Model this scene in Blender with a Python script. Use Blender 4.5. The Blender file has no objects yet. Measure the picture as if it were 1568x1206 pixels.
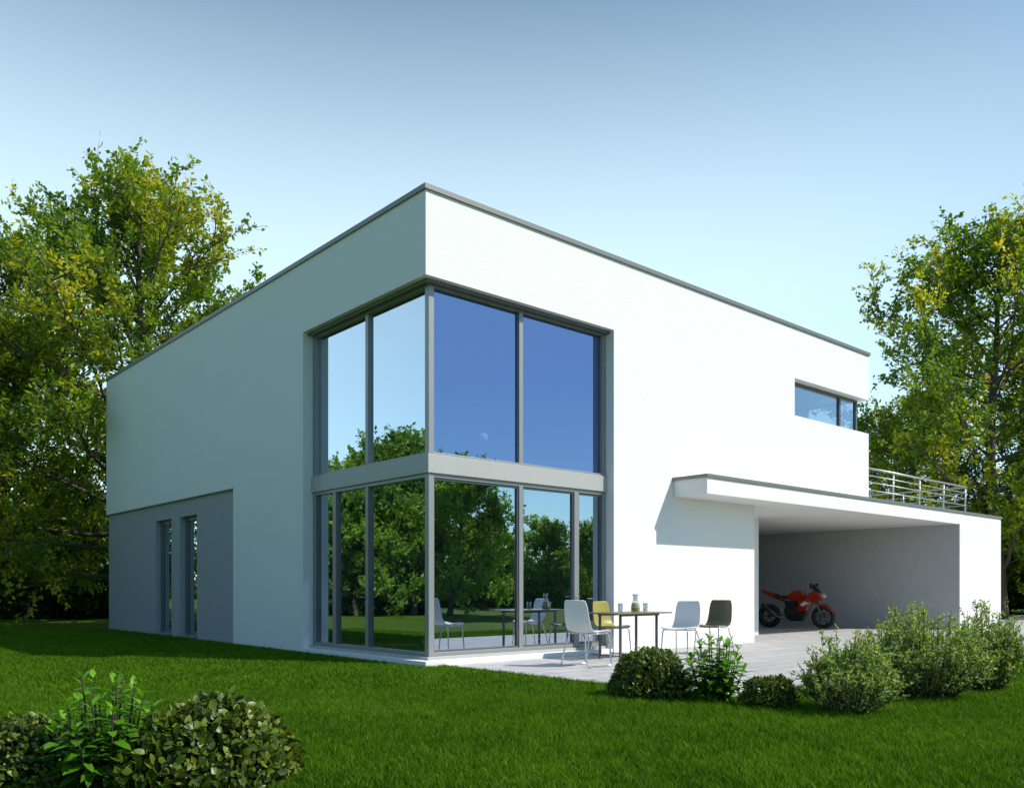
import bpy, math, random
import numpy as np
from mathutils import Vector, Matrix
R_ = math.radians
scene = bpy.context.scene
COL = scene.collection

# ------------------------------------------------------------------ helpers
def mat(name):
    m = bpy.data.materials.new(name); m.use_nodes = True
    nt = m.node_tree
    for n in list(nt.nodes): nt.nodes.remove(n)
    out = nt.nodes.new('ShaderNodeOutputMaterial')
    return m, nt, out
def N(nt, t, **kw):
    n = nt.nodes.new(t)
    for k, v in kw.items():
        if k in n.inputs.keys(): n.inputs[k].default_value = v
        else: setattr(n, k, v)
    return n
def c4(c): return (c[0], c[1], c[2], 1)

def surf(name, col, rough=.6, metal=0, col2=None, nscale=3, bump=0, bscale=60, spec=.5, coat=0):
    m, nt, out = mat(name)
    p = N(nt, 'ShaderNodeBsdfPrincipled', Roughness=rough, Metallic=metal)
    p.inputs['Specular IOR Level'].default_value = spec
    p.inputs['Coat Weight'].default_value = coat
    nt.links.new(p.outputs[0], out.inputs[0])
    g = N(nt, 'ShaderNodeNewGeometry')
    if col2 is None: col2 = tuple(x*.9 for x in col)
    no = N(nt, 'ShaderNodeTexNoise', Scale=nscale, Detail=6.0)
    nt.links.new(g.outputs['Position'], no.inputs['Vector'])
    mx = N(nt, 'ShaderNodeMix', data_type='RGBA')
    mx.inputs[6].default_value = c4(col); mx.inputs[7].default_value = c4(col2)
    nt.links.new(no.outputs[0], mx.inputs[0])
    nt.links.new(mx.outputs[2], p.inputs['Base Color'])
    if bump:
        nb = N(nt, 'ShaderNodeTexNoise', Scale=bscale, Detail=4.0)
        nt.links.new(g.outputs['Position'], nb.inputs['Vector'])
        b = N(nt, 'ShaderNodeBump', Strength=bump, Distance=.01)
        nt.links.new(nb.outputs[0], b.inputs['Height'])
        nt.links.new(b.outputs[0], p.inputs['Normal'])
    return m

def leafmat(name, dark, mid, light, trans=.4, rough=.45, spec=.4, patch=0):
    m, nt, out = mat(name)
    a = N(nt, 'ShaderNodeAttribute', attribute_name='rnd')
    r = N(nt, 'ShaderNodeValToRGB')
    e = r.color_ramp.elements
    e[0].color = c4(dark); e[1].color = c4(light)
    x = e.new(.5); x.color = c4(mid)
    src = a.outputs['Fac']
    if patch:
        g = N(nt, 'ShaderNodeNewGeometry')
        for sc, am in ((.9, patch), (5.0, patch*.8)):
            no = N(nt, 'ShaderNodeTexNoise', Scale=sc, Detail=4.0)
            nt.links.new(g.outputs['Position'], no.inputs['Vector'])
            s1 = N(nt, 'ShaderNodeMath', operation='SUBTRACT'); s1.inputs[1].default_value=.5
            nt.links.new(no.outputs[0], s1.inputs[0])
            s2 = N(nt, 'ShaderNodeMath', operation='MULTIPLY_ADD'); s2.inputs[1].default_value=am
            nt.links.new(s1.outputs[0], s2.inputs[0]); nt.links.new(src, s2.inputs[2]); src = s2.outputs[0]
    nt.links.new(src, r.inputs[0])
    p = N(nt, 'ShaderNodeBsdfPrincipled', Roughness=rough)
    p.inputs['Specular IOR Level'].default_value = spec
    t = N(nt, 'ShaderNodeBsdfTranslucent')
    mm = N(nt, 'ShaderNodeMix', data_type='RGBA', blend_type='MULTIPLY')
    mm.inputs[0].default_value = 1; mm.inputs[7].default_value = (1.7, 1.6, .6, 1)
    nt.links.new(r.outputs[0], mm.inputs[6])
    nt.links.new(r.outputs[0], p.inputs['Base Color'])
    nt.links.new(mm.outputs[2], t.inputs[0])
    s = N(nt, 'ShaderNodeMixShader'); s.inputs[0].default_value = trans
    nt.links.new(p.outputs[0], s.inputs[1]); nt.links.new(t.outputs[0], s.inputs[2])
    nt.links.new(s.outputs[0], out.inputs[0])
    return m

def glassmat(name, tint, refl, base=.3, top=1.0, power=3.0):
    m, nt, out = mat(name)
    lw = N(nt, 'ShaderNodeLayerWeight', Blend=.5)
    pw = N(nt, 'ShaderNodeMath', operation='POWER'); pw.inputs[1].default_value = power
    nt.links.new(lw.outputs['Facing'], pw.inputs[0])
    mr = N(nt, 'ShaderNodeMapRange'); mr.inputs[3].default_value = base; mr.inputs[4].default_value = top
    nt.links.new(pw.outputs[0], mr.inputs[0])
    tr = N(nt, 'ShaderNodeBsdfTransparent', Color=c4(tint))
    gl = N(nt, 'ShaderNodeBsdfGlossy', Color=c4(refl), Roughness=0.0)
    s = N(nt, 'ShaderNodeMixShader')
    nt.links.new(mr.outputs[0], s.inputs[0])
    nt.links.new(tr.outputs[0], s.inputs[1]); nt.links.new(gl.outputs[0], s.inputs[2])
    nt.links.new(s.outputs[0], out.inputs[0])
    return m

def empty(name, loc=(0,0,0), rot=0, scale=1):
    o = bpy.data.objects.new(name, None); COL.objects.link(o)
    o.location = loc; o.rotation_euler = (0,0,rot); o.scale = (scale,)*3
    return o
def obj(name, me, parent=None, m=None):
    o = bpy.data.objects.new(name, me); COL.objects.link(o)
    if m is not None and not me.materials: me.materials.append(m)
    if parent: o.parent = parent
    return o
def meshpy(name, v, f, smooth=False):
    me = bpy.data.meshes.new(name); me.from_pydata([tuple(x) for x in v], [], f); me.update()
    if smooth: me.polygons.foreach_set('use_smooth', [True]*len(me.polygons))
    return me
BF = [(0,3,2,1),(4,5,6,7),(0,1,5,4),(1,2,6,5),(2,3,7,6),(3,0,4,7)]
def boxes(name, lst, parent, m, bevel=0):
    v=[];f=[]
    for (x0,x1,y0,y1,z0,z1) in lst:
        b=len(v)
        v += [(x0,y0,z0),(x1,y0,z0),(x1,y1,z0),(x0,y1,z0),(x0,y0,z1),(x1,y0,z1),(x1,y1,z1),(x0,y1,z1)]
        f += [tuple(b+i for i in q) for q in BF]
    o = obj(name, meshpy(name,v,f), parent, m)
    if bevel:
        md=o.modifiers.new('b','BEVEL'); md.width=bevel; md.segments=2
    return o
def tubes_mesh(name, tl, sides=8, cap=True):
    V=[];F=[]
    for t in tl:
        pts=[Vector(p) for p in t[0]]; rad=t[1]; n=t[2] if len(t)>2 else sides
        if not hasattr(rad,'__len__'): rad=[rad]*len(pts)
        b=len(V); up=None
        for i,p in enumerate(pts):
            d=(pts[min(i+1,len(pts)-1)]-pts[max(i-1,0)]).normalized()
            if up is None:
                up = d.orthogonal().normalized()
            u=(up-d*up.dot(d))
            u = u.normalized() if u.length>1e-5 else d.orthogonal().normalized()
            up=u; w=d.cross(u)
            for k in range(n):
                a=2*math.pi*k/n
                V.append(p+(u*math.cos(a)+w*math.sin(a))*rad[i])
        for i in range(len(pts)-1):
            for k in range(n):
                F.append((b+i*n+k,b+i*n+(k+1)%n,b+(i+1)*n+(k+1)%n,b+(i+1)*n+k))
        if cap:
            F.append(tuple(b+k for k in range(n))[::-1]); F.append(tuple(b+(len(pts)-1)*n+k for k in range(n)))
    return meshpy(name,V,F,True)
def lathe(name, prof, n=32):
    V=[];F=[]
    for (r,z) in prof:
        for k in range(n):
            a=2*math.pi*k/n; V.append((r*math.cos(a),r*math.sin(a),z))
    for i in range(len(prof)-1):
        for k in range(n):
            F.append((i*n+k,i*n+(k+1)%n,(i+1)*n+(k+1)%n,(i+1)*n+k))
    return meshpy(name,V,F,True)
def unit(a): return a/np.maximum(np.linalg.norm(a,axis=1,keepdims=True),1e-9)
def leaves(name, P, D, NN, L, W, rnd, fold=False, droop=0.0):
    n=len(P); D=unit(D); S=unit(np.cross(D,NN)); NN=np.cross(S,D)
    L=L[:,None];W=W[:,None]
    if fold:
        v=np.stack([P, P+D*L*.35+S*W*.5+NN*W*.13, P+D*L*.4-NN*L*.0, P+D*L*.35-S*W*.5+NN*W*.13,
                    P+D*L*.72+S*W*.38+NN*W*.08-NN*L*droop*.5, P+D*L*.72-NN*L*droop*.45, P+D*L*.72-S*W*.38+NN*W*.08-NN*L*droop*.5, P+D*L-NN*L*droop],1)
        k=8
        faces=np.array([0,2,1, 0,3,2, 1,2,5, 1,5,4, 2,3,6, 2,6,5, 4,5,7, 5,6,7]).reshape(-1,3)
    else:
        v=np.stack([P, P+D*L*.45+S*W*.5, P+D*L, P+D*L*.45-S*W*.5],1); k=4
        faces=np.array([[0,3,2,1]])
    fs=faces.shape[1]
    idx=(np.arange(n)[:,None,None]*k+faces[None]).reshape(-1)
    nf=n*len(faces)
    me=bpy.data.meshes.new(name)
    me.vertices.add(n*k); me.vertices.foreach_set('co', v.reshape(-1).astype(np.float32))
    me.loops.add(nf*fs); me.loops.foreach_set('vertex_index', idx.astype(np.int32))
    me.polygons.add(nf); me.polygons.foreach_set('loop_start', (np.arange(nf)*fs).astype(np.int32))
    me.update(calc_edges=True)
    at=me.attributes.new('rnd','FLOAT','POINT'); at.data.foreach_set('value', np.repeat(np.clip(rnd,0,1),k).astype(np.float32))
    if fold: me.polygons.foreach_set('use_smooth',[True]*nf)
    return me

# ------------------------------------------------------------------ camera
FX,FY=.6594,.7518
cam_loc=np.array([-7.29,-10.23,1.15])
cd=bpy.data.cameras.new('camera'); cam=bpy.data.objects.new('camera',cd); COL.objects.link(cam)
cam.location=cam_loc
cam.rotation_euler=(R_(90),0,math.atan2(FY,FX)-math.pi/2)
cd.sensor_width=36; cd.sensor_fit='HORIZONTAL'; cd.lens=36*1305/1568; cd.shift_y=(900-603)/1568
cd.clip_end=2000; cd.clip_start=.05
scene.camera=cam
def unproj(px, depth):
    t=(px-784)/1305*depth
    return (cam_loc[0]+depth*FX+t*FY, cam_loc[1]+depth*FY-t*FX)
def dl(x,y):
    dx=x-cam_loc[0]; dy=y-cam_loc[1]
    return dx*FX+dy*FY, dx*FY-dy*FX

# ------------------------------------------------------------------ light
sd=Vector((.51,-.78,.93)).normalized()
el=math.asin(sd.z); az=math.atan2(sd.x,sd.y)
w=bpy.data.worlds.new('World'); scene.world=w; w.use_nodes=True
nt=w.node_tree
for n in list(nt.nodes): nt.nodes.remove(n)
sky=nt.nodes.new('ShaderNodeTexSky'); sky.sky_type='NISHITA'; sky.sun_disc=False
sky.sun_elevation=el; sky.sun_rotation=az; sky.air_density=1.0; sky.dust_density=.5; sky.ozone_density=1.5
# low-lying haze added to the clear sky: dense towards the horizon and on the side of the sky away from the sun
tc=N(nt,'ShaderNodeTexCoord')
sep=N(nt,'ShaderNodeSeparateXYZ'); nt.links.new(tc.outputs['Generated'],sep.inputs[0])
hz=N(nt,'ShaderNodeMapRange',interpolation_type='SMOOTHSTEP')
for i,v in ((1,.30),(2,.69),(3,1.0),(4,0.0)): hz.inputs[i].default_value=v
nt.links.new(sep.outputs[2],hz.inputs[0])
dt=N(nt,'ShaderNodeVectorMath',operation='DOT_PRODUCT'); dt.inputs[1].default_value=(.25,.968,0)
nm=N(nt,'ShaderNodeVectorMath',operation='MULTIPLY'); nm.inputs[1].default_value=(1,1,0)
nn_=N(nt,'ShaderNodeVectorMath',operation='NORMALIZE')
nt.links.new(tc.outputs['Generated'],nm.inputs[0]); nt.links.new(nm.outputs[0],nn_.inputs[0]); nt.links.new(nn_.outputs[0],dt.inputs[0])
ha=N(nt,'ShaderNodeMapRange',interpolation_type='SMOOTHSTEP')
for i,v in ((1,-.05),(2,.92),(3,.07),(4,1.0)): ha.inputs[i].default_value=v
nt.links.new(dt.outputs['Value'],ha.inputs[0])
hm=N(nt,'ShaderNodeMath',operation='MULTIPLY'); nt.links.new(hz.outputs[0],hm.inputs[0]); nt.links.new(ha.outputs[0],hm.inputs[1])
hv=N(nt,'ShaderNodeVectorMath',operation='SCALE'); hv.inputs[0].default_value=(.62,.73,.69); nt.links.new(hm.outputs[0],hv.inputs['Scale'])
sv=N(nt,'ShaderNodeVectorMath',operation='MULTIPLY'); sv.inputs[1].default_value=(.095,.13,.135); nt.links.new(sky.outputs[0],sv.inputs[0])
ad=N(nt,'ShaderNodeVectorMath',operation='ADD'); nt.links.new(sv.outputs[0],ad.inputs[0]); nt.links.new(hv.outputs[0],ad.inputs[1])
bg=nt.nodes.new('ShaderNodeBackground'); bg.inputs[1].default_value=1.0
wo=nt.nodes.new('ShaderNodeOutputWorld')
nt.links.new(ad.outputs[0],bg.inputs[0]); nt.links.new(bg.outputs[0],wo.inputs[0])
ld=bpy.data.lights.new('sun','SUN'); ld.energy=5.0; ld.angle=R_(.5); ld.color=(1,.93,.84)
lo=bpy.data.objects.new('sun',ld); COL.objects.link(lo); lo.rotation_euler=sd.to_track_quat('Z','Y').to_euler(); lo.location=(10,-20,30)
scene.view_settings.view_transform='Standard'; scene.view_settings.look='None'; scene.view_settings.exposure=0

# ------------------------------------------------------------------ materials
M_white=surf('white_stucco',(.80,.79,.785),.85,col2=(.76,.75,.75),nscale=1.2,bump=.6,bscale=30,spec=.15)
M_grey=surf('grey_stucco',(.38,.385,.40),.85,col2=(.35,.355,.37),bump=.6,bscale=30,spec=.15)
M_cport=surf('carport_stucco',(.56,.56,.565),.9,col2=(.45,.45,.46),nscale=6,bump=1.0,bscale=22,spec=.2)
M_zinc=surf('zinc_coping',(.20,.20,.20),.45,metal=.3)
M_frame=surf('aluminium_frame',(.30,.31,.31),.4,metal=.3,col2=(.27,.28,.28))
M_frame2=surf('transom_paint',(.42,.43,.42),.45)
M_dframe=surf('dark_frame',(.13,.135,.14),.4,metal=.2)
M_roof=surf('roof_membrane',(.3,.3,.3),.9)
M_in=surf('interior_plaster',(.60,.60,.61),.8)
M_inf=surf('interior_floor',(.2,.17,.14),.4)
M_gL=glassmat('window_glass',(.40,.44,.48),(.80,.90,1.0),.58,1.0,2.5)
M_gR=glassmat('sky_tinted_glass',(.52,.58,.74),(.40,.51,.84),.48,1.0,2.5)  # same glazing; deep-blue sky reflection is painted in through the reflection tint
M_gRl=glassmat('window_glass_lower',(.42,.46,.52),(.64,.75,.92),.60,1.0,2.5)
M_gS=glassmat('strip_glass',(.75,.80,.85),(.75,.85,1.0),.35,1.0,2.5)

# ------------------------------------------------------------------ house
H=empty('modern_white_house')
HT=7.0
boxes('side_wall',[(0,.3,0,15.53,5.75,HT),(0,.3,3.79,15.53,3.22,5.75),(0,.3,3.79,6.83,-.3,3.22)],H,M_white)
boxes('recessed_side_wall',[(.07,.3,6.83,8.98,-.3,3.22),(.07,.3,10.03,10.59,-.3,3.22),(.07,.3,11.69,15.53,-.3,3.22),
  (.07,.3,8.98,10.03,2.82,3.22),(.07,.3,10.59,11.69,2.82,3.22),(.07,.3,8.98,10.03,-.3,.02),(.07,.3,10.59,11.69,-.3,.02)],H,M_grey)
boxes('front_wall',[(.3,13.65,0,.3,5.88,HT),(.3,10.15,0,.3,5.75,5.88),(4.1,10.15,0,.3,5.04,5.75),
  (4.1,13.65,0,.3,3.2,5.04),(4.1,8.54,0,.3,-.3,3.2)],H,M_white)
boxes('end_wall',[(13.35,13.65,.3,15.23,5.88,HT),(13.35,13.65,1.6,15.23,5.04,5.88),(13.35,13.65,.3,15.23,3.2,5.04)],H,M_white)
boxes('rear_wall',[(.3,13.65,15.23,15.53,3.2,HT),(.3,8.54,15.23,15.53,-.3,3.2)],H,M_white)
boxes('roof',[(.3,13.35,.3,15.23,6.6,6.8)],H,M_roof)
boxes('ceiling',[(.3,13.35,.3,15.23,5.9,6.0)],H,M_in)
p=.035
boxes('roof_coping',[(-p,.33,-p,15.53+p,HT,HT+.075),(.33,13.65+p,-p,.33,HT,HT+.075),(13.32,13.65+p,.33,15.53+p,HT,HT+.075),(.33,13.32,15.2,15.53+p,HT,HT+.075)],H,M_zinc)
boxes('upper_floor',[(5.2,13.35,.4,15.23,2.95,3.15),(.3,5.2,5.2,15.23,2.95,3.15)],H,M_in)
boxes('ground_floor',[(.3,8.54,.3,15.23,-.2,.085)],H,M_inf)
boxes('partition',[(.3,8.5,7.0,7.12,.085,2.95),(.3,8.5,7.0,7.12,3.15,5.9),(6.5,6.62,.4,7.0,3.15,5.9),(6.5,6.62,2.4,7.0,.085,2.95),(3.9,4.0,5.2,6.9,3.15,5.2)],H,M_in)
g=.22; zt=5.75
fr=[]; fw=.065; fd=.09
def vx(x,z0,z1,w_=fw,out=0): fr.append((x-w_/2,x+w_/2,g-.02-out,g+fd,z0,z1))
def vy(y,z0,z1,w_=fw,out=0): fr.append((g-.02-out,g+fd,y-w_/2,y+w_/2,z0,z1))
fr.append((g-.03,g+.07,g-.03,g+.07,.12,2.88)); fr.append((g-.03,g+.07,g-.03,g+.07,3.16,zt))
vx(2.06,.18,2.82,.085); vx(2.06,3.20,zt-.07,.085); vx(4.055,.12,2.88,.09,.005); vx(4.055,3.16,zt,.09,.005); vx(3.36,.18,2.82,.11)
vy(1.96,.18,2.82,.085); vy(1.96,3.20,zt-.07,.085); vy(3.74,.12,2.88,.1,.005); vy(3.74,3.16,zt,.1,.005); vy(3.03,.18,2.82,.11)
for (a,b) in ((.12,.18),(2.82,2.88),(3.16,3.20),(zt-.07,zt)):
    fr.append((.29,4.01,g-.022,g+fd,a,b)); fr.append((g-.022,g+fd,.29,3.69,a,b))
boxes('corner_window_frame',fr,H,M_frame,.004)
boxes('corner_window_transom',[(g-.06,4.1,g-.06,g+.12,2.88,3.16),(g-.06,g+.12,g+.12,3.79,2.88,3.16)],H,M_frame2,.004)
boxes('window_head_trim',[(.12,4.1,.10,.19,zt-.05,zt-.002),(.10,.12,.10,3.79,zt-.05,zt-.002)],H,M_dframe)
boxes('window_sill',[(-.03,4.1,-.04,g+.2,-.1,.075),(-.03,g+.2,g+.2,3.79,-.1,.075)],H,M_white,.004)
boxes('sill_upstand',[(g-.09,4.1,g-.09,g+.12,.075,.12),(g-.09,g+.12,g+.12,3.79,.075,.12)],H,M_frame2,.004)
ss=[]
for (xa,xb) in ((.29,2.017),(2.103,3.305),(3.415,4.01)):
    ss.append((xa,xa+.025,g+.0,g+.07,.18,2.82)); ss.append((xb-.025,xb,g+.0,g+.07,.18,2.82)); ss.append((xa+.025,xb-.025,g,g+.07,.18,.21)); ss.append((xa+.025,xb-.025,g,g+.07,2.79,2.82))
for (xa,xb) in ((.29,1.9175),(2.003,2.975),(3.085,3.69)):
    ss.append((g,g+.07,xa,xa+.025,.18,2.82)); ss.append((g,g+.07,xb-.04,xb,.18,2.82))
boxes('sash_gaskets',ss,H,M_dframe)
def quad(name,a,b,c,d,m): return obj(name,meshpy(name,[a,b,c,d],[(0,1,2,3)]),H,m)
gy=g+.035
for (z0,z1,mr_) in ((.18,2.82,M_gRl),(3.2,zt-.07,M_gR)):
    quad('window_pane_front',(gy+.03,gy,z0),(4.02,gy,z0),(4.02,gy,z1),(gy+.03,gy,z1),mr_)
    quad('window_pane_side',(gy,3.7,z0),(gy,gy+.03,z0),(gy,gy+.03,z1),(gy,3.7,z1),M_gL)
obj('door_handles',tubes_mesh('door_handles',[([(3.36,g-.03,1.0),(3.36,g-.08,1.0),(3.24,g-.08,1.0)],.011,8),([(g-.03,1.96,1.0),(g-.08,1.96,1.0),(g-.08,2.08,1.0)],.011,8)]),H,M_frame)
z0,z1=5.04,5.88
fs=[(10.15,13.45,.2,.28,z0,z0+.05),(10.15,13.45,.2,.28,z1-.05,z1),(10.15,10.2,.2,.28,z0+.05,z1-.05),(12.55,12.62,.2,.28,z0+.05,z1-.05),(13.38,13.45,.2,.28,z0+.05,z1-.05),
    (13.38,13.45,.28,1.6,z0,z0+.05),(13.38,13.45,.28,1.6,z1-.05,z1),(13.38,13.45,1.53,1.6,z0+.05,z1-.05)]
boxes('strip_window_frame',fs,H,M_dframe)
quad('strip_window_pane',(10.2,.24,z0+.05),(13.38,.24,z0+.05),(13.38,.24,z1-.05),(10.2,.24,z1-.05),M_gS)
quad('strip_window_pane_end',(13.41,.28,z0+.05),(13.41,1.53,z0+.05),(13.41,1.53,z1-.05),(13.41,.28,z1-.05),M_gS)
for (a,b) in ((8.98,10.03),(10.59,11.69)):
    x0=.2
    boxes('narrow_window_frame',[(x0,.28,a,a+.09,.02,2.82),(x0,.28,b-.09,b,.02,2.82),(x0,.28,a+.09,b-.09,.02,.12),(x0,.28,a+.09,b-.09,2.73,2.82)],H,M_dframe)
    quad('narrow_window_pane',(x0+.04,b-.09,.12),(x0+.04,a+.09,.12),(x0+.04,a+.09,2.73),(x0+.04,b-.09,2.73),M_gL)
    boxes('narrow_window_sill',[(-.02,.2,a-.03,b+.03,.025,.06)],H,M_frame)
boxes('recess_lintel_line',[(-.006,.07,6.83,15.53,3.205,3.225)],H,M_frame)
boxes('carport_roof',[(5.79,20.3,-.78,-.002,2.9,3.2),(8.54,20.3,-.002,10.0,2.9,3.2)],H,M_white)
boxes('carport_coping',[(5.76,20.33,-.81,-.60,3.2,3.262),(5.76,5.95,-.60,-.002,3.2,3.262),(20.1,20.33,-.60,10.0,3.2,3.262)],H,M_zinc)
boxes('carport_side_block',[(17.3,20.3,-.78,10.0,-.3,2.9)],H,M_white)
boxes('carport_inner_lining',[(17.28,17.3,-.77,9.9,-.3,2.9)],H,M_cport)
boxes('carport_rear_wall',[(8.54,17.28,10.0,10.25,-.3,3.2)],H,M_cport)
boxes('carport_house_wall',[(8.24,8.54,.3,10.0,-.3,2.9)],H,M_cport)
boxes('carport_wall_return',[(8.54,11.2,1.6,1.85,-.3,2.9)],H,M_white)
me=lathe('globe',[(0.001,-.085)]+[(.085*math.cos(R_(a)),.085*math.sin(R_(a))) for a in range(-80,81,10)]+[(.001,.085)],24)
ML=surf('opal_glass',(.85,.85,.82),.2)
L=empty('pendant_lamp',(1.95,1.05,3.72)); obj('globe',me,L,ML)
obj('cord',tubes_mesh('cord',[([(0,0,.08),(0,0,2.2)],.006)]),L,M_dframe)

rl=[]
yy=.1
for z in (3.45,3.65,3.85,4.02): rl.append(([(13.7,yy,z),(20.1,yy,z),(20.1,9.5,z)],.013,8))
rl.append(([(13.66,yy,4.2),(20.1,yy,4.2),(20.1,9.5,4.2)],.026,8))
for x in (13.75,15.3,16.9,18.5,20.08): rl.append(([(x,yy+.03,3.2),(x,yy+.03,4.19)],.022,8))
for y in (2,4,6,8): rl.append(([(20.07,y,3.2),(20.07,y,4.19)],.02,8))
obj('balcony_railing',tubes_mesh('balcony_railing',rl),None,surf('steel',(.5,.51,.52),.4,metal=.7))

# ------------------------------------------------------------------ ground
m,nt,out=mat('lawn_soil')
p_=N(nt,'ShaderNodeBsdfPrincipled',Roughness=.9); p_.inputs['Specular IOR Level'].default_value=.1
g_=N(nt,'ShaderNodeNewGeometry')
n1=N(nt,'ShaderNodeTexNoise',Scale=.35,Detail=8.0); n2=N(nt,'ShaderNodeTexNoise',Scale=30.0,Detail=6.0)
for n in (n1,n2): nt.links.new(g_.outputs['Position'],n.inputs['Vector'])
a_=N(nt,'ShaderNodeMath',operation='ADD'); nt.links.new(n1.outputs[0],a_.inputs[0]); nt.links.new(n2.outputs[0],a_.inputs[1])
r_=N(nt,'ShaderNodeValToRGB'); e=r_.color_ramp.elements
e[0].position=.35; e[0].color=(.04,.09,.006,1); e[1].position=.7; e[1].color=(.13,.21,.018,1)
h_=N(nt,'ShaderNodeMath',operation='MULTIPLY'); h_.inputs[1].default_value=.5
nt.links.new(a_.outputs[0],h_.inputs[0]); nt.links.new(h_.outputs[0],r_.inputs[0]); nt.links.new(r_.outputs[0],p_.inputs['Base Color'])
b_=N(nt,'ShaderNodeBump',Strength=.8,Distance=.04); nt.links.new(n2.outputs[0],b_.inputs['Height']); nt.links.new(b_.outputs[0],p_.inputs['Normal'])
nt.links.new(p_.outputs[0],out.inputs[0]); M_ground=m
S=900
obj('ground',meshpy('ground',[(-S,-S,-.03),(S,-S,-.03),(S,S,-.03),(-S,S,-.03)],[(0,1,2,3)]),None,M_ground)

m,nt,out=mat('paving')
p_=N(nt,'ShaderNodeBsdfPrincipled',Roughness=.75)
g_=N(nt,'ShaderNodeNewGeometry')
br=N(nt,'ShaderNodeTexBrick',Scale=1.0); br.offset=.5
br.inputs['Color1'].default_value=(.50,.49,.48,1); br.inputs['Color2'].default_value=(.42,.415,.41,1); br.inputs['Mortar'].default_value=(.17,.17,.16,1)
br.inputs['Mortar Size'].default_value=.008; br.inputs['Brick Width'].default_value=.8; br.inputs['Row Height'].default_value=.4
nt.links.new(g_.outputs['Position'],br.inputs['Vector'])
n1=N(nt,'ShaderNodeTexNoise',Scale=5.0,Detail=8.0); nt.links.new(g_.outputs['Position'],n1.inputs['Vector'])
mx=N(nt,'ShaderNodeMix',data_type='RGBA',blend_type='MULTIPLY'); mx.inputs[0].default_value=1
rr=N(nt,'ShaderNodeValToRGB'); rr.color_ramp.elements[0].color=(.65,.65,.65,1); rr.color_ramp.elements[1].color=(1.2,1.2,1.2,1)
nt.links.new(n1.outputs[0],rr.inputs[0]); nt.links.new(br.outputs[0],mx.inputs[6]); nt.links.new(rr.outputs[0],mx.inputs[7])
nt.links.new(mx.outputs[2],p_.inputs['Base Color']); nt.links.new(p_.outputs[0],out.inputs[0]); M_pave=m
boxes('terrace_paving',[(.35,45,-5.0,-.045,-.1,0),(4.1,8.54,-.045,0,-.1,-.001),(8.54,17.27,-.045,10.0,-.1,-.001),(20.3,45,-.045,3,-.1,-.001)],None,M_pave)

# ------------------------------------------------------------------ grass
def grass_tile(name,n,size,seed,wd=.0045,hh=(.03,.065)):
    r=np.random.default_rng(seed)
    P=np.zeros((n,3)); P[:,:2]=r.uniform(0,size,(n,2)); P[:,2]=-.03
    a=r.uniform(0,2*np.pi,n)
    tuft=.5+.5*np.sin(P[:,0]*2*np.pi*3+seed)*np.sin(P[:,1]*2*np.pi*4+seed*2)
    h=r.uniform(hh[0],hh[1],n)*(.8+.35*tuft)
    lean=r.uniform(.1,.9,n)*h; la=r.uniform(0,2*np.pi,n)
    S=np.stack([np.cos(a),np.sin(a),0*a],1)*wd/2*r.uniform(.7,1.4,(n,1))
    Ld=np.stack([np.cos(la),np.sin(la),0*la],1)*lean[:,None]
    Z=np.array([0,0,1.])*h[:,None]
    v=np.stack([P-S,P+S,P+S*.8+Z*.55+Ld*.3,P-S*.8+Z*.55+Ld*.3,P+Z*.95+Ld],1)
    k=5
    base=np.arange(n)*k
    me=bpy.data.meshes.new(name)
    me.vertices.add(n*k); me.vertices.foreach_set('co',v.reshape(-1).astype(np.float32))
    q=base[:,None]+np.array([0,1,2,3]); t=base[:,None]+np.array([3,2,4])
    idx=np.concatenate([q,t],1).reshape(-1)
    me.loops.add(n*7); me.loops.foreach_set('vertex_index',idx.astype(np.int32))
    ls=(np.arange(n)[:,None]*7+np.array([0,4])).reshape(-1)
    me.polygons.add(n*2); me.polygons.foreach_set('loop_start',ls.astype(np.int32))
    me.update(calc_edges=True)
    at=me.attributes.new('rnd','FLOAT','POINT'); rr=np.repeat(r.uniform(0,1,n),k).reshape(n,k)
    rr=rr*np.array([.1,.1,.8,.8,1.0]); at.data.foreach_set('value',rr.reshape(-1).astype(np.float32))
    return me
M_grass=leafmat('grass_blades',(.020,.070,.002),(.072,.18,.004),(.20,.34,.015),.38,.55,.12,patch=.6)
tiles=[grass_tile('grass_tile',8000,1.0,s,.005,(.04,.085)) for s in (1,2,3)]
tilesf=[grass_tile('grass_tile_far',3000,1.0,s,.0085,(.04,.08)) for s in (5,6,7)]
G=empty('lawn_grass')
rnd=random.Random(3); cnt=0
def put(x0,y0):
    global cnt
    d,l=dl(x0+.5,y0+.5)
    if d<3.8 or d>26 or abs(l)>.62*d+.9: return
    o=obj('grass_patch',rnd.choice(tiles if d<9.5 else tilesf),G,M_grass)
    k=rnd.randrange(4); o.rotation_euler=(0,0,k*math.pi/2)
    off=[(0,0),(1,0),(1,1),(0,1)][k]; o.location=(x0+off[0],y0+off[1],0); o.scale=(1,1,rnd.uniform(.85,1.15)); cnt+=1
for y in range(-20,-5):
    for x in range(-20,30): put(x,y)
for y in range(-5,0):
    for k in range(1,30): put(.35-k,y)
for y in range(0,40):
    for k in range(1,40): put(-k-.035,y)
print('grass tiles',cnt)

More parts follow.
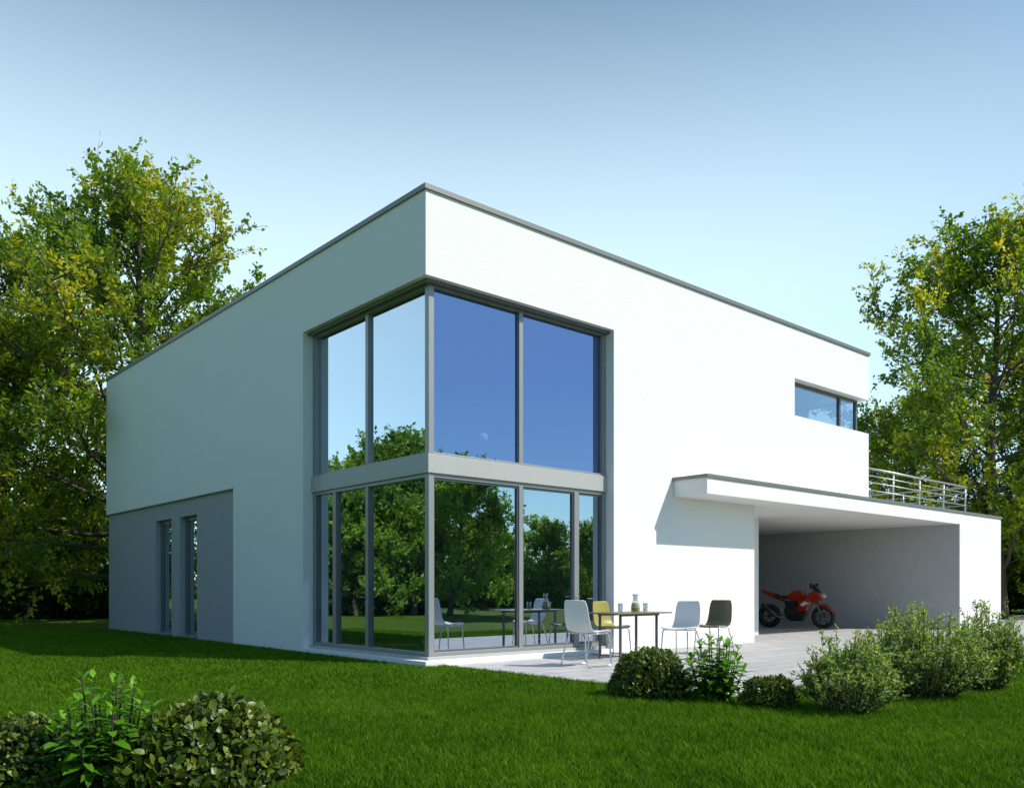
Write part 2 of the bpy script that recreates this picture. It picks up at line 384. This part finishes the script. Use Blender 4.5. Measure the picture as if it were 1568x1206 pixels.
# ------------------------------------------------------------------ trees
def make_tree(name,Ht,Rc,seed,n_limbs=38,f0=.16,leafL=.15,per_twig=15,yel=.5):
    r=np.random.default_rng(seed)
    tl=[]; tw0=[];tw1=[];tc=[]
    npt=12
    tr=np.zeros((npt,3)); tr[:,2]=np.linspace(0,Ht*.90,npt)
    wob=np.cumsum(r.normal(0,.11,(npt,2)),0); wob-=wob[0]; tr[:,:2]=wob
    r0=Ht*.015
    rad=r0*(1-np.linspace(0,1,npt))**.8+.02; rad[0]*=1.35
    tl.append((tr,list(rad),10))
    def tp(f):
        x=f*(npt-1)/1.0; i=min(int(x),npt-2); return tr[i]*(1-(x-i))+tr[i+1]*(x-i)
    for i in range(n_limbs):
        f=f0+(1-f0)*((i+.5)/n_limbs)**.9*.98
        u=(f-f0)/(1-f0)
        prof=max(.18,(math.sin(math.pi*min(1,(u*.72+.26)))**.75))
        Ln=Rc*prof*r.uniform(.8,1.12)
        azm=i*2.39996+r.normal(0,.35)
        tilt=math.radians(12+40*u+r.normal(0,8))
        st=tp(f*.98); n=7
        d=np.array([math.cos(azm)*math.cos(tilt),math.sin(azm)*math.cos(tilt),math.sin(tilt)])
        pts=[st]
        for k in range(n-1):
            d=d+r.normal(0,.10,3)+np.array([0,0,.03]); d/=np.linalg.norm(d)
            pts.append(pts[-1]+d*Ln/(n-1))
        pts=np.array(pts); lr=r0*.40*(1-u*.65)
        tl.append((pts,list(lr*(1-np.linspace(0,.9,n))),6))
        ns=int(5+Ln*1.9)
        for j in range(ns):
            s=.22+.78*(j+r.uniform(0,1))/ns; x=s*(n-1); q=min(int(x),n-2); sp=pts[q]*(1-(x-q))+pts[q+1]*(x-q)
            ld=pts[q+1]-pts[q]; ld/=np.linalg.norm(ld)
            dd=ld*.8+r.normal(0,.55,3)+np.array([0,0,.18]); dd/=np.linalg.norm(dd)
            sl=(.28*Ln*(1.15-.6*s)+.45)*r.uniform(.6,1.25); m_=4
            sps=[sp]
            for k in range(m_-1):
                dd=dd+r.normal(0,.14,3)+np.array([0,0,.06]); dd/=np.linalg.norm(dd); sps.append(sps[-1]+dd*sl/(m_-1))
            sps=np.array(sps); tl.append((sps,[.022,.017,.012,.007],4))
            cc=r.normal(0,.16)
            nt_=int(3+sl*3.0)
            for t in range(nt_):
                s2=.25+.75*(t+r.uniform(0,1))/nt_; x=s2*(m_-1); q=min(int(x),m_-2); a=sps[q]*(1-(x-q))+sps[q+1]*(x-q)
                e_=dd*.7+r.normal(0,.6,3)+np.array([0,0,.2]); e_/=np.linalg.norm(e_); tl_=r.uniform(.35,.8)
                b=a+e_*tl_; tl.append(([a,b],[.008,.004],3)); tw0.append(a);tw1.append(b);tc.append(cc)
    tw0=np.array(tw0);tw1=np.array(tw1);tc=np.array(tc); nT=len(tw0)
    idx=np.repeat(np.arange(nT),per_twig); n=len(idx); s=r.uniform(.1,1.05,(n,1))
    P=tw0[idx]*(1-s)+tw1[idx]*s+r.normal(0,.05,(n,3))
    D=unit(tw1-tw0)[idx]*.6+r.normal(0,.7,(n,3))+np.array([0,0,-.15]); NN=r.normal(0,.6,(n,3))+np.array([0,0,.6])
    Lf=leafL*r.uniform(.6,1.3,n)
    low=r.normal(0,.10,n)+tc[idx]+yel
    pn=np.sin(P[:,0]*.8+seed)*np.sin(P[:,1]*.7+2*seed)*np.sin(P[:,2]*.75+seed*1.3)
    low=low+.42*pn
    lm=leaves(name+'_foliage',P,D,NN,Lf,Lf*.58,low)
    print(name,'leaves',n,'tubes',len(tl),'top',P[:,2].max(),'rad',np.percentile(np.hypot(P[:,0],P[:,1]),99))
    return tubes_mesh(name+'_wood',tl,5,False), lm
M_bark=surf('bark',(.13,.11,.08),.9,col2=(.07,.058,.045),nscale=12,bump=.6,bscale=20,spec=.1)
M_lf=leafmat('spring_leaves',(.05,.12,.008),(.17,.28,.018),(.50,.46,.03),.5)
M_lfg=leafmat('green_leaves',(.018,.048,.007),(.055,.115,.012),(.14,.20,.02),.35)
M_lfb=leafmat('garden_leaves',(.08,.17,.025),(.18,.33,.045),(.33,.48,.07),.5)
def tree(name,meshes,loc,rot,sc,ml):
    e=empty(name,(loc[0],loc[1],-.03),rot,sc)
    obj('trunk_and_branches',meshes[0],e,M_bark)
    o=obj('foliage',meshes[1],e,ml)
    return e
TA=make_tree('ta',14.6,5.8,11,52,.08,.165,14,.43)
TB=make_tree('tb',14.2,5.5,23,50,.08,.165,14,.45)
TG=make_tree('tg',7.6,3.4,31,34,.04,.19,18,.55)
tree('deciduous_tree',TA,unproj(182,28),.4,1.06,M_lf)
tree('deciduous_tree',TB,unproj(1530,32),1.9,1.10,M_lf)
tree('deciduous_tree',TB,unproj(15,33),3.0,1.08,M_lf)
tree('deciduous_tree',TA,unproj(1400,40),4.1,.72,M_lf)
tree('deciduous_tree',TB,unproj(-40,27),5.0,.72,M_lf)
tree('deciduous_tree',TA,unproj(1640,34),0.9,.8,M_lf)
def mirx(px,D):
    x,y=unproj(px,D); return (.44-x,y)
def miry(px,D):
    x,y=unproj(px,D); return (x,.44-y)
for (px,D,s,rt) in ((632,37,1.0,0),(545,36,.86,2),(590,42,1.02,4),(505,38,.74,1),(700,40,.82,3.3)):
    tree('broadleaf_tree',TG,mirx(px,D),rt,s,M_lfb)
for (px,D,s,rt) in ((690,37,.86,1),(640,40,.86,3),(745,50,.68,5),(835,54,.70,2),(925,50,.66,4)):
    tree('broadleaf_tree',TG,miry(px,D),rt,s,M_lfb)

def clump(name,n,leaf,seed):
    r=np.random.default_rng(seed)
    d=unit(r.normal(0,1,(n,3))); rr=r.uniform(.45,1.0,(n,1))**.6
    bump=1+.22*np.sin(d[:,:1]*5+seed)*np.sin(d[:,1:2]*6+1)+.15*np.sin(d[:,2:]*9+seed)
    P=d*rr*bump; P[:,2]*=.9
    NN=d+r.normal(0,.6,(n,3)); D=np.cross(NN,r.normal(0,1,(n,3)))+d*.3
    L_=leaf*r.uniform(.6,1.4,n)
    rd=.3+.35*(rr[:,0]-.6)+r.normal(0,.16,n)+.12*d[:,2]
    return leaves(name,P,D,NN,L_,L_*.6,rd)
CL=[clump('clump',4200,.12,s) for s in (1,2)]
CLb=[clump('clump_bright',3600,.13,s) for s in (5,6)]
CLf=[clump('far_clump',2200,.16,s) for s in (3,4)]
def shrubs(name,spots,seed,src,ml=None):
    r=random.Random(seed); e=empty(name)
    for (x,y,z,s) in spots:
        o=obj('foliage_clump',r.choice(src),e,ml or M_lfg); o.location=(x,y,z); o.rotation_euler=(r.uniform(-.3,.3),r.uniform(-.3,.3),r.uniform(0,6.3))
        o.scale=(s*r.uniform(.85,1.2),s*r.uniform(.85,1.2),s*r.uniform(.8,1.2))
    return e
r=random.Random(5)
sp=[]
for i in range(44):
    px=r.uniform(-140,200); D=r.uniform(35,41); x,y=unproj(px,D); sp.append((x,y,r.uniform(.5,4.6),r.uniform(1.0,1.9)))
for i in range(18):
    px=-120+i*18; D=r.uniform(33.0,36.0); x,y=unproj(px,D); sp.append((x,y,r.uniform(.6,1.6),r.uniform(1.1,1.6)))
shrubs('background_shrubs',sp,1,CL)
sp=[]
for i in range(36):
    px=r.uniform(1480,1700); D=r.uniform(36,42); x,y=unproj(px,D); sp.append((x,y,r.uniform(.5,4.0),r.uniform(1.0,1.9)))
shrubs('background_shrubs',sp,2,CL)
sp=[]
for i in range(34):
    x,y=mirx(r.uniform(440,760),r.uniform(38,44)); sp.append((x,y,r.uniform(.3,2.6),r.uniform(1,1.8)))
for i in range(34):
    x,y=miry(r.uniform(620,960),r.uniform(52,58)); sp.append((x,y,r.uniform(.3,1.4),r.uniform(1.,1.9)))
shrubs('garden_shrubs',sp,3,CLb,M_lfb)
sp=[]
for i in range(380):
    a=r.uniform(0,2*math.pi); d=r.uniform(78,95); hgt=2.2+1.8*math.sin(a*9)*math.sin(a*4+1)
    sp.append((7+d*math.cos(a),5+d*math.sin(a),r.uniform(0,max(1.2,hgt)),r.uniform(2.2,3.4)))
shrubs('distant_tree_line',sp,4,CLf)

# ------------------------------------------------------------------ garden bushes
M_box=leafmat('boxwood_leaves',(.015,.035,.005),(.06,.11,.010),(.21,.26,.022),.22,.4,.45)
M_laurel=leafmat('laurel_leaves',(.035,.12,.006),(.085,.24,.010),(.17,.38,.02),.35,.4,.4)
M_sage=leafmat('sage_leaves',(.12,.20,.055),(.25,.37,.115),(.43,.53,.22),.45,.5,.4)
M_core=surf('twigs',(.05,.04,.025),.9)
def box_bush(name,loc,rx,ry,h,n,leaf,seed):
    r=np.random.default_rng(seed)
    d=unit(r.normal(0,1,(n,3))); d[:,2]=np.abs(d[:,2])*1.0-.18
    d=unit(d)
    rr=1-np.abs(r.normal(0,.085,(n,1)))
    bp=1+.05*np.sin(d[:,:1]*6+seed)+.05*np.sin(d[:,1:2]*7+seed*2)+.04*np.sin(d[:,2:]*11)
    P=d*rr*bp*np.array([rx,ry,h*.88]); P[:,2]+=.08*h
    P[:,2]=np.maximum(P[:,2],.0)
    D=d*.45+r.normal(0,.6,(n,3))+np.array([0,0,.2]); NN=d*1.0+r.normal(0,.6,(n,3))
    L_=leaf*r.uniform(.55,1.35,n)
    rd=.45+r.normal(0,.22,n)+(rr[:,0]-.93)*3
    e=empty(name,(loc[0],loc[1],-.02))
    obj('leaves',leaves('leaves',P,D,NN,L_,L_*.60,rd,True,.12),e,M_box)
    tl=[]
    for i in range(70):
        q=P[r.integers(n)]; tl.append(([(q[0]*.1,q[1]*.1,0),(q[0]*.5,q[1]*.5,q[2]*.6),tuple(q*.97)],[.012,.008,.004],5))
    obj('twigs',tubes_mesh('twigs',tl,5,False),e,M_core)
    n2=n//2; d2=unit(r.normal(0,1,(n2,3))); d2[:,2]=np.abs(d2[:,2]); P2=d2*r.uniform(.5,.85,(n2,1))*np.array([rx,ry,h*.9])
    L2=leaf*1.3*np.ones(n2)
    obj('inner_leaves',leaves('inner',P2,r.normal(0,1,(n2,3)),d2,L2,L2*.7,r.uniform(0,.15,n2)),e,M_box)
def laurel(name,loc,h,rad,nst,seed,leaf=.13):
    # stems fan out from the base; each ends in a whorl of broad, slightly arching leaves
    r=np.random.default_rng(seed); e=empty(name,(loc[0],loc[1],-.02)); tl=[];P=[];D=[];NN=[];Ls=[];rd=[]
    for i in range(nst):
        a=i*2.4+r.normal(0,.3); q=rad*math.sqrt((i+.5)/nst); hh=h*(1-.50*(q/rad)**2)*r.uniform(.8,1.0)
        top=np.array([math.cos(a)*q,math.sin(a)*q,hh]); base=top*np.array([.2,.2,0]); mid=(base+top)/2+np.array([math.cos(a)*q*.15,math.sin(a)*q*.15,0])
        tl.append(([base,mid,top],[.009,.007,.004],5))
        K=20
        for k in range(K):
            s=1-.80*(k/K); p=base*(1-2*s)+mid*2*s if s<.5 else mid*(2-2*s)+top*(2*s-1)
            b=k*2.4+i+r.normal(0,.2); el_=(.95 if k<3 else .45-.75*(k/K))+r.normal(0,.15)
            d_=np.array([math.cos(b)*math.cos(el_),math.sin(b)*math.cos(el_),math.sin(el_)])
            P.append(p+d_*.008);D.append(d_);NN.append(np.array([-math.cos(b)*math.sin(el_),-math.sin(b)*math.sin(el_),math.cos(el_)])+r.normal(0,.15,3))
            Ls.append(leaf*r.uniform(.7,1.15)*(.6 if k<3 else 1)); rd.append(.62-.35*(k/K)+(.2 if k<3 else 0))
    P=np.array(P);D=np.array(D);NN=np.array(NN);Ls=np.array(Ls);rd=np.array(rd)+r.normal(0,.13,len(P))
    obj('leaves',leaves('leaves',P,D,NN,Ls,Ls*.46,rd,True,.22),e,M_laurel)
    obj('stems',tubes_mesh('stems',tl,5,False),e,M_core)
def sage(name,loc,h,rad,nst,seed,leaf=.04):
    r=np.random.default_rng(seed); e=empty(name,(loc[0],loc[1],-.02)); tl=[];A=[];B=[]
    for i in range(nst):
        a=r.uniform(0,6.28); q=rad*math.sqrt(r.uniform(0,1)); hh=h*(1-.5*(q/rad)**2.5)*r.uniform(.55,1.05)
        top=np.array([math.cos(a)*q,math.sin(a)*q,hh]); base=top*np.array([.35,.35,0]); mid=base*.45+top*.55+np.array([math.cos(a),math.sin(a),0])*q*.12
        tl.append(([base,mid,top],[.005,.004,.002],4)); A.append(base*.75+mid*.25);B.append(mid); A.append(mid);B.append(top)
        for k in range(4):
            s=r.uniform(0,.9); p0=mid*(1-s)+top*s; dd=unit((top-mid+r.normal(0,.16,3))[None])[0]; p1=p0+dd*r.uniform(.08,.2); tl.append(([p0,p1],[.003,.0015],3)); A.append(p0);B.append(p1)
    A=np.array(A);B=np.array(B); k=13; idx=np.repeat(np.arange(len(A)),k); n=len(idx); s=r.uniform(0,1,(n,1))
    P=A[idx]*(1-s)+B[idx]*s; D=unit(B-A)[idx]*.5+r.normal(0,.6,(n,3))+np.array([0,0,.2]); NN=r.normal(0,1,(n,3))
    L_=leaf*r.uniform(.6,1.3,n)
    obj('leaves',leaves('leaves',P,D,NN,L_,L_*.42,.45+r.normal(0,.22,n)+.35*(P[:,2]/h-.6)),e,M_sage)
    obj('stems',tubes_mesh('stems',tl,4,False),e,M_core)
box_bush('boxwood_bush',unproj(325,5.12),.50,.46,.53,4000,.058,1)
box_bush('boxwood_bush',unproj(45,5.1),.42,.4,.42,3600,.042,2)
laurel('laurel_shrub',unproj(165,4.95),.74,.34,24,3,.13)
box_bush('boxwood_bush',unproj(997,9.1),.42,.42,.56,4200,.046,4)
box_bush('boxwood_bush',unproj(1178,8.3),.29,.26,.33,2200,.042,5)
laurel('laurel_shrub',unproj(1096,8.7),.76,.33,24,6,.15)
sage('willow_shrub',unproj(1300,7.9),.76,.44,130,7)
sage('willow_shrub',unproj(1415,9.0),1.03,.62,220,8)
sage('willow_shrub',unproj(1510,9.6),.98,.42,130,9)

# ------------------------------------------------------------------ furniture
M_chrome=surf('chrome',(.7,.7,.7),.15,metal=1)
M_cw=surf('white_shell',(.80,.80,.80),.35)
M_col=surf('olive_shell',(.30,.27,.05),.4)
M_cdk=surf('dark_shell',(.10,.10,.05),.4)
def chair(name,loc,rot,m,sc=1.0):
    e=empty(name,(loc[0],loc[1],0),rot,sc)
    prof=[(.235,.425),(.225,.45),(.17,.46),(.08,.452),(-.02,.445),(-.10,.448),(-.16,.47),(-.20,.52),(-.222,.60),(-.236,.69),(-.25,.78),(-.262,.86)]
    n=len(prof); mseg=10; V=[];F=[]
    for i,(x,z) in enumerate(prof):
        s=i/(n-1); wd=.225 if s<.5 else .225-.03*(s-.5)*2
        if i==0: wd*=.9
        if i==n-1: wd*=.88
        for j in range(mseg+1):
            u=-1+2*j/mseg; cv=(u*u)
            if s<.45: dx,dz=0,.022*cv
            else: dx,dz=.035*cv,.0
            V.append((x+dx,u*wd,z+dz))
    for i in range(n-1):
        for j in range(mseg):
            a=i*(mseg+1)+j; F.append((a,a+1,a+mseg+2,a+mseg+1))
    o=obj('seat_shell',meshpy('seat_shell',V,F,True),e,m)
    s_=o.modifiers.new('s','SOLIDIFY'); s_.thickness=.012
    s_=o.modifiers.new('u','SUBSURF'); s_.levels=1; s_.render_levels=1
    tl=[]
    for sy in (-1,1):
        y=.20*sy
        tl.append(([(-.14,y*.7,.43),(-.02,y,.425),(.17,y,.43),(.20,y,.40),(.215,y*1.05,.2),(.225,y*1.1,.04),(.20,y*1.1,.012),(.0,y*1.12,.011),(-.22,y*1.1,.011),(-.25,y*1.08,.03),(-.22,y,.2),(-.16,y*.85,.40),(-.13,y*.8,.435)],.010,8))
    tl.append(([(-.02,-.2,.425),(-.02,.2,.425)],.009,8)); tl.append(([(.17,-.2,.43),(.17,.2,.43)],.009,8))
    obj('tubular_frame',tubes_mesh('frame',tl),e,M_chrome)
chair('chair',(1.84,-1.50),.05,M_cw,1.14)
chair('chair',(3.72,-.28),R_(-88),M_col,1.08)
chair('chair',(3.98,-1.58),R_(190),M_cw,1.10)
chair('chair',(5.22,-1.33),R_(185),M_cdk,1.10)
T=empty('patio_table')
M_tt=surf('table_top',(.14,.11,.05),.4); M_leg=surf('table_leg',(.12,.12,.12),.35,metal=.6)
boxes('table_top',[(2.72,4.08,-1.32,-.60,.735,.755)],T,M_tt,.004)
boxes('apron',[(2.93,3.87,-1.21,-1.19,.70,.733),(2.93,3.87,-.72,-.70,.70,.733)],T,M_leg)
boxes('legs',[(x-.016,x+.016,y-.016,y+.016,0,.7345) for x in (2.95,3.85) for y in (-1.2+.03,-.7-.03)],T,M_leg)
M_cg=glassmat('drinking_glass',(.80,.86,.86),(1,1,1),.15,1,2)
M_juice=surf('lemonade',(.55,.42,.06),.2)
def tumbler(loc):
    e=empty('drinking_glass',loc,0,1.15); obj('glass_wall',lathe('t',[(.001,.004),(.03,.004),(.034,.06),(.037,.125),(.034,.125),(.031,.06),(.027,.012),(.001,.012)],20),e,M_cg)
tumbler((3.30,-.86,.755)); tumbler((3.86,-.92,.755))
C=empty('carafe',(3.70,-.84,.755),0,1.25)
obj('carafe_glass',lathe('c',[(.001,.004),(.055,.004),(.062,.03),(.058,.09),(.035,.15),(.028,.19),(.042,.235),(.040,.235),(.025,.19),(.03,.15),(.001,.15)],24),C,M_cg)
obj('lemonade',lathe('l',[(.001,.008),(.05,.008),(.056,.03),(.052,.09),(.04,.12),(.001,.12)],24),C,M_juice)

# ------------------------------------------------------------------ motorcycle
B=empty('sport_motorcycle',(15.08,2.85,0),R_(-75),1.09)
M_red=surf('red_paint',(.36,.025,.008),.22,coat=1,col2=(.32,.022,.008)); M_blk=surf('tyre_rubber',(.02,.02,.02),.6); M_met=surf('bike_metal',(.16,.16,.17),.35,metal=.8)
M_bp=surf('black_paint',(.02,.02,.022),.25,coat=.8); M_wp=surf('white_paint',(.7,.7,.7),.3)
def ring(c,R,r_,n=36,k=10,sy=1.0):
    V=[];F=[]
    for i in range(n):
        a=2*math.pi*i/n
        for j in range(k):
            b=2*math.pi*j/k; q=R+r_*math.cos(b); V.append((c[0]+q*math.cos(a),c[1]+r_*sy*math.sin(b),c[2]+q*math.sin(a)))
    for i in range(n):
        for j in range(k): F.append((i*k+j,((i+1)%n)*k+j,((i+1)%n)*k+(j+1)%k,i*k+(j+1)%k))
    return V,F
def join(parts,name,m):
    V=[];F=[]
    for v,f in parts:
        b=len(V); V+=v; F+=[tuple(b+i for i in q) for q in f]
    return obj(name,meshpy(name,V,F,True),B,m)
fwc=(.70,0,.305); rwc=(-.70,0,.315)
join([ring(fwc,.245,.06),ring(rwc,.24,.075,sy=1.25)],'tyres',M_blk)
join([ring(fwc,.20,.014,sy=2.5),ring(rwc,.18,.014,sy=3),ring((.70,.075,.305),.12,.02,sy=.15),ring((.70,-.075,.305),.12,.02,sy=.15)],'rims_and_discs',M_met)
tl=[]
for c,Rr in ((fwc,.2),(rwc,.18)):
    for k in range(6):
        a=k*math.pi/3; tl.append(([(c[0],0,c[2]),(c[0]+Rr*math.cos(a),0,c[2]+Rr*math.sin(a))],[.022,.012],6))
    tl.append(([(c[0],-.1,c[2]),(c[0],.1,c[2])],.03,10))
for s in (-1,1):
    tl.append(([(.70,.1*s,.305),(.42,.1*s,.90)],.025,8)); tl.append(([(-.70,.11*s,.315),(-.15,.10*s,.42)],[.025,.04],8))
    tl.append(([(.42,.1*s,.88),(.34,.30*s,.86)],.014,8)); tl.append(([(.50,.14*s,.98),(.46,.30*s,1.12)],.008,6))
tl.append(([(-.1,-.16,.22),(-.45,-.19,.30),(-.55,-.20,.40),(-.85,-.21,.62)],[.03,.03,.055,.055],12))
tl.append(([(-.1,-.12,.5),(.2,-.13,.3),(-.1,-.14,.2)],.028,8))
obj('chassis_and_exhaust',tubes_mesh('chassis',tl),B,M_met)
def prof_ex(name,pts,layers,m,bev=.012):
    cx=sum(p[0] for p in pts)/len(pts); cz=sum(p[1] for p in pts)/len(pts); V=[];F=[]; n=len(pts)
    for (y,s) in layers:
        for (x,z) in pts: V.append((cx+(x-cx)*s,y,cz+(z-cz)*s))
    for i in range(len(layers)-1):
        for k in range(n): F.append((i*n+k,i*n+(k+1)%n,(i+1)*n+(k+1)%n,(i+1)*n+k))
    F.append(tuple(range(n))); F.append(tuple((len(layers)-1)*n+k for k in range(n))[::-1])
    o=obj(name,meshpy(name,V,F),B,m); b=o.modifiers.new('b','BEVEL'); b.width=bev; b.segments=2; return o
lay=lambda w_:[(-w_,.72),(-w_*.8,.92),(-w_*.35,1),(w_*.35,1),(w_*.8,.92),(w_,.72)]
prof_ex('front_fairing',[(.74,.80),(.66,.93),(.50,1.00),(.34,.92),(.26,.80),(.30,.66),(.48,.66),(.62,.72)],lay(.19),M_red)
prof_ex('side_fairing',[(.46,.70),(.30,.84),(.06,.76),(.10,.62),(.02,.50),(.10,.42),(.34,.44),(.38,.56)],lay(.23),M_red)
prof_ex('belly_fairing',[(.34,.42),(.08,.40),(-.10,.36),(-.24,.28),(-.10,.18),(.20,.18)],lay(.21),M_bp)
prof_ex('side_panel',[(.10,.68),(.0,.72),(-.30,.74),(-.22,.50),(-.02,.46)],lay(.19),M_bp)
prof_ex('stripe',[(.40,.66),(.28,.72),(.16,.62),(.24,.58)],[(-.232,.95),(-.2,1),(.2,1),(.232,.95)],M_wp,.003)
prof_ex('fuel_tank',[(.30,.84),(.24,.96),(.08,1.01),(-.10,.96),(-.24,.84),(-.16,.74),(.1,.72)],lay(.17),M_red,.02)
prof_ex('engine',[(.2,.25),(.25,.6),(-.15,.68),(-.3,.5),(-.25,.25),(0,.18)],lay(.17),M_blk)
prof_ex('seat',[(-.20,.84),(-.50,.86),(-.56,.92),(-.52,.80),(-.22,.76)],lay(.13),M_blk)
prof_ex('tail_fairing',[(-.28,.78),(-.52,.86),(-.58,.94),(-.88,1.02),(-.92,.97),(-.60,.80),(-.34,.70)],lay(.12),M_red)
prof_ex('windscreen',[(.66,.94),(.52,1.13),(.40,1.17),(.36,1.06),(.46,1.0)],lay(.13),surf('smoked_screen',(.03,.03,.035),.1),.006)
prof_ex('front_fender',[(.98,.42),(.92,.56),(.80,.64),(.66,.65),(.52,.60),(.60,.58),(.70,.60),(.82,.56),(.9,.47)],[(-.075,.97),(-.05,1),(.05,1),(.075,.97)],M_red,.004)
prof_ex('headlamp',[(.735,.80),(.755,.84),(.71,.90),(.69,.86)],[(-.10,.9),(-.03,1),(.03,1),(.10,.9)],surf('lamp_lens',(.7,.7,.72),.1),.004)
prof_ex('mirrors',[(.44,1.10),(.50,1.12),(.49,1.18),(.43,1.17)],[(-.36,.8),(-.34,1),(-.24,1),(-.22,.8)],M_blk,.004)
prof_ex('mirrors_2',[(.44,1.10),(.50,1.12),(.49,1.18),(.43,1.17)],[(.22,.8),(.24,1),(.34,1),(.36,.8)],M_blk,.004)
print('done')
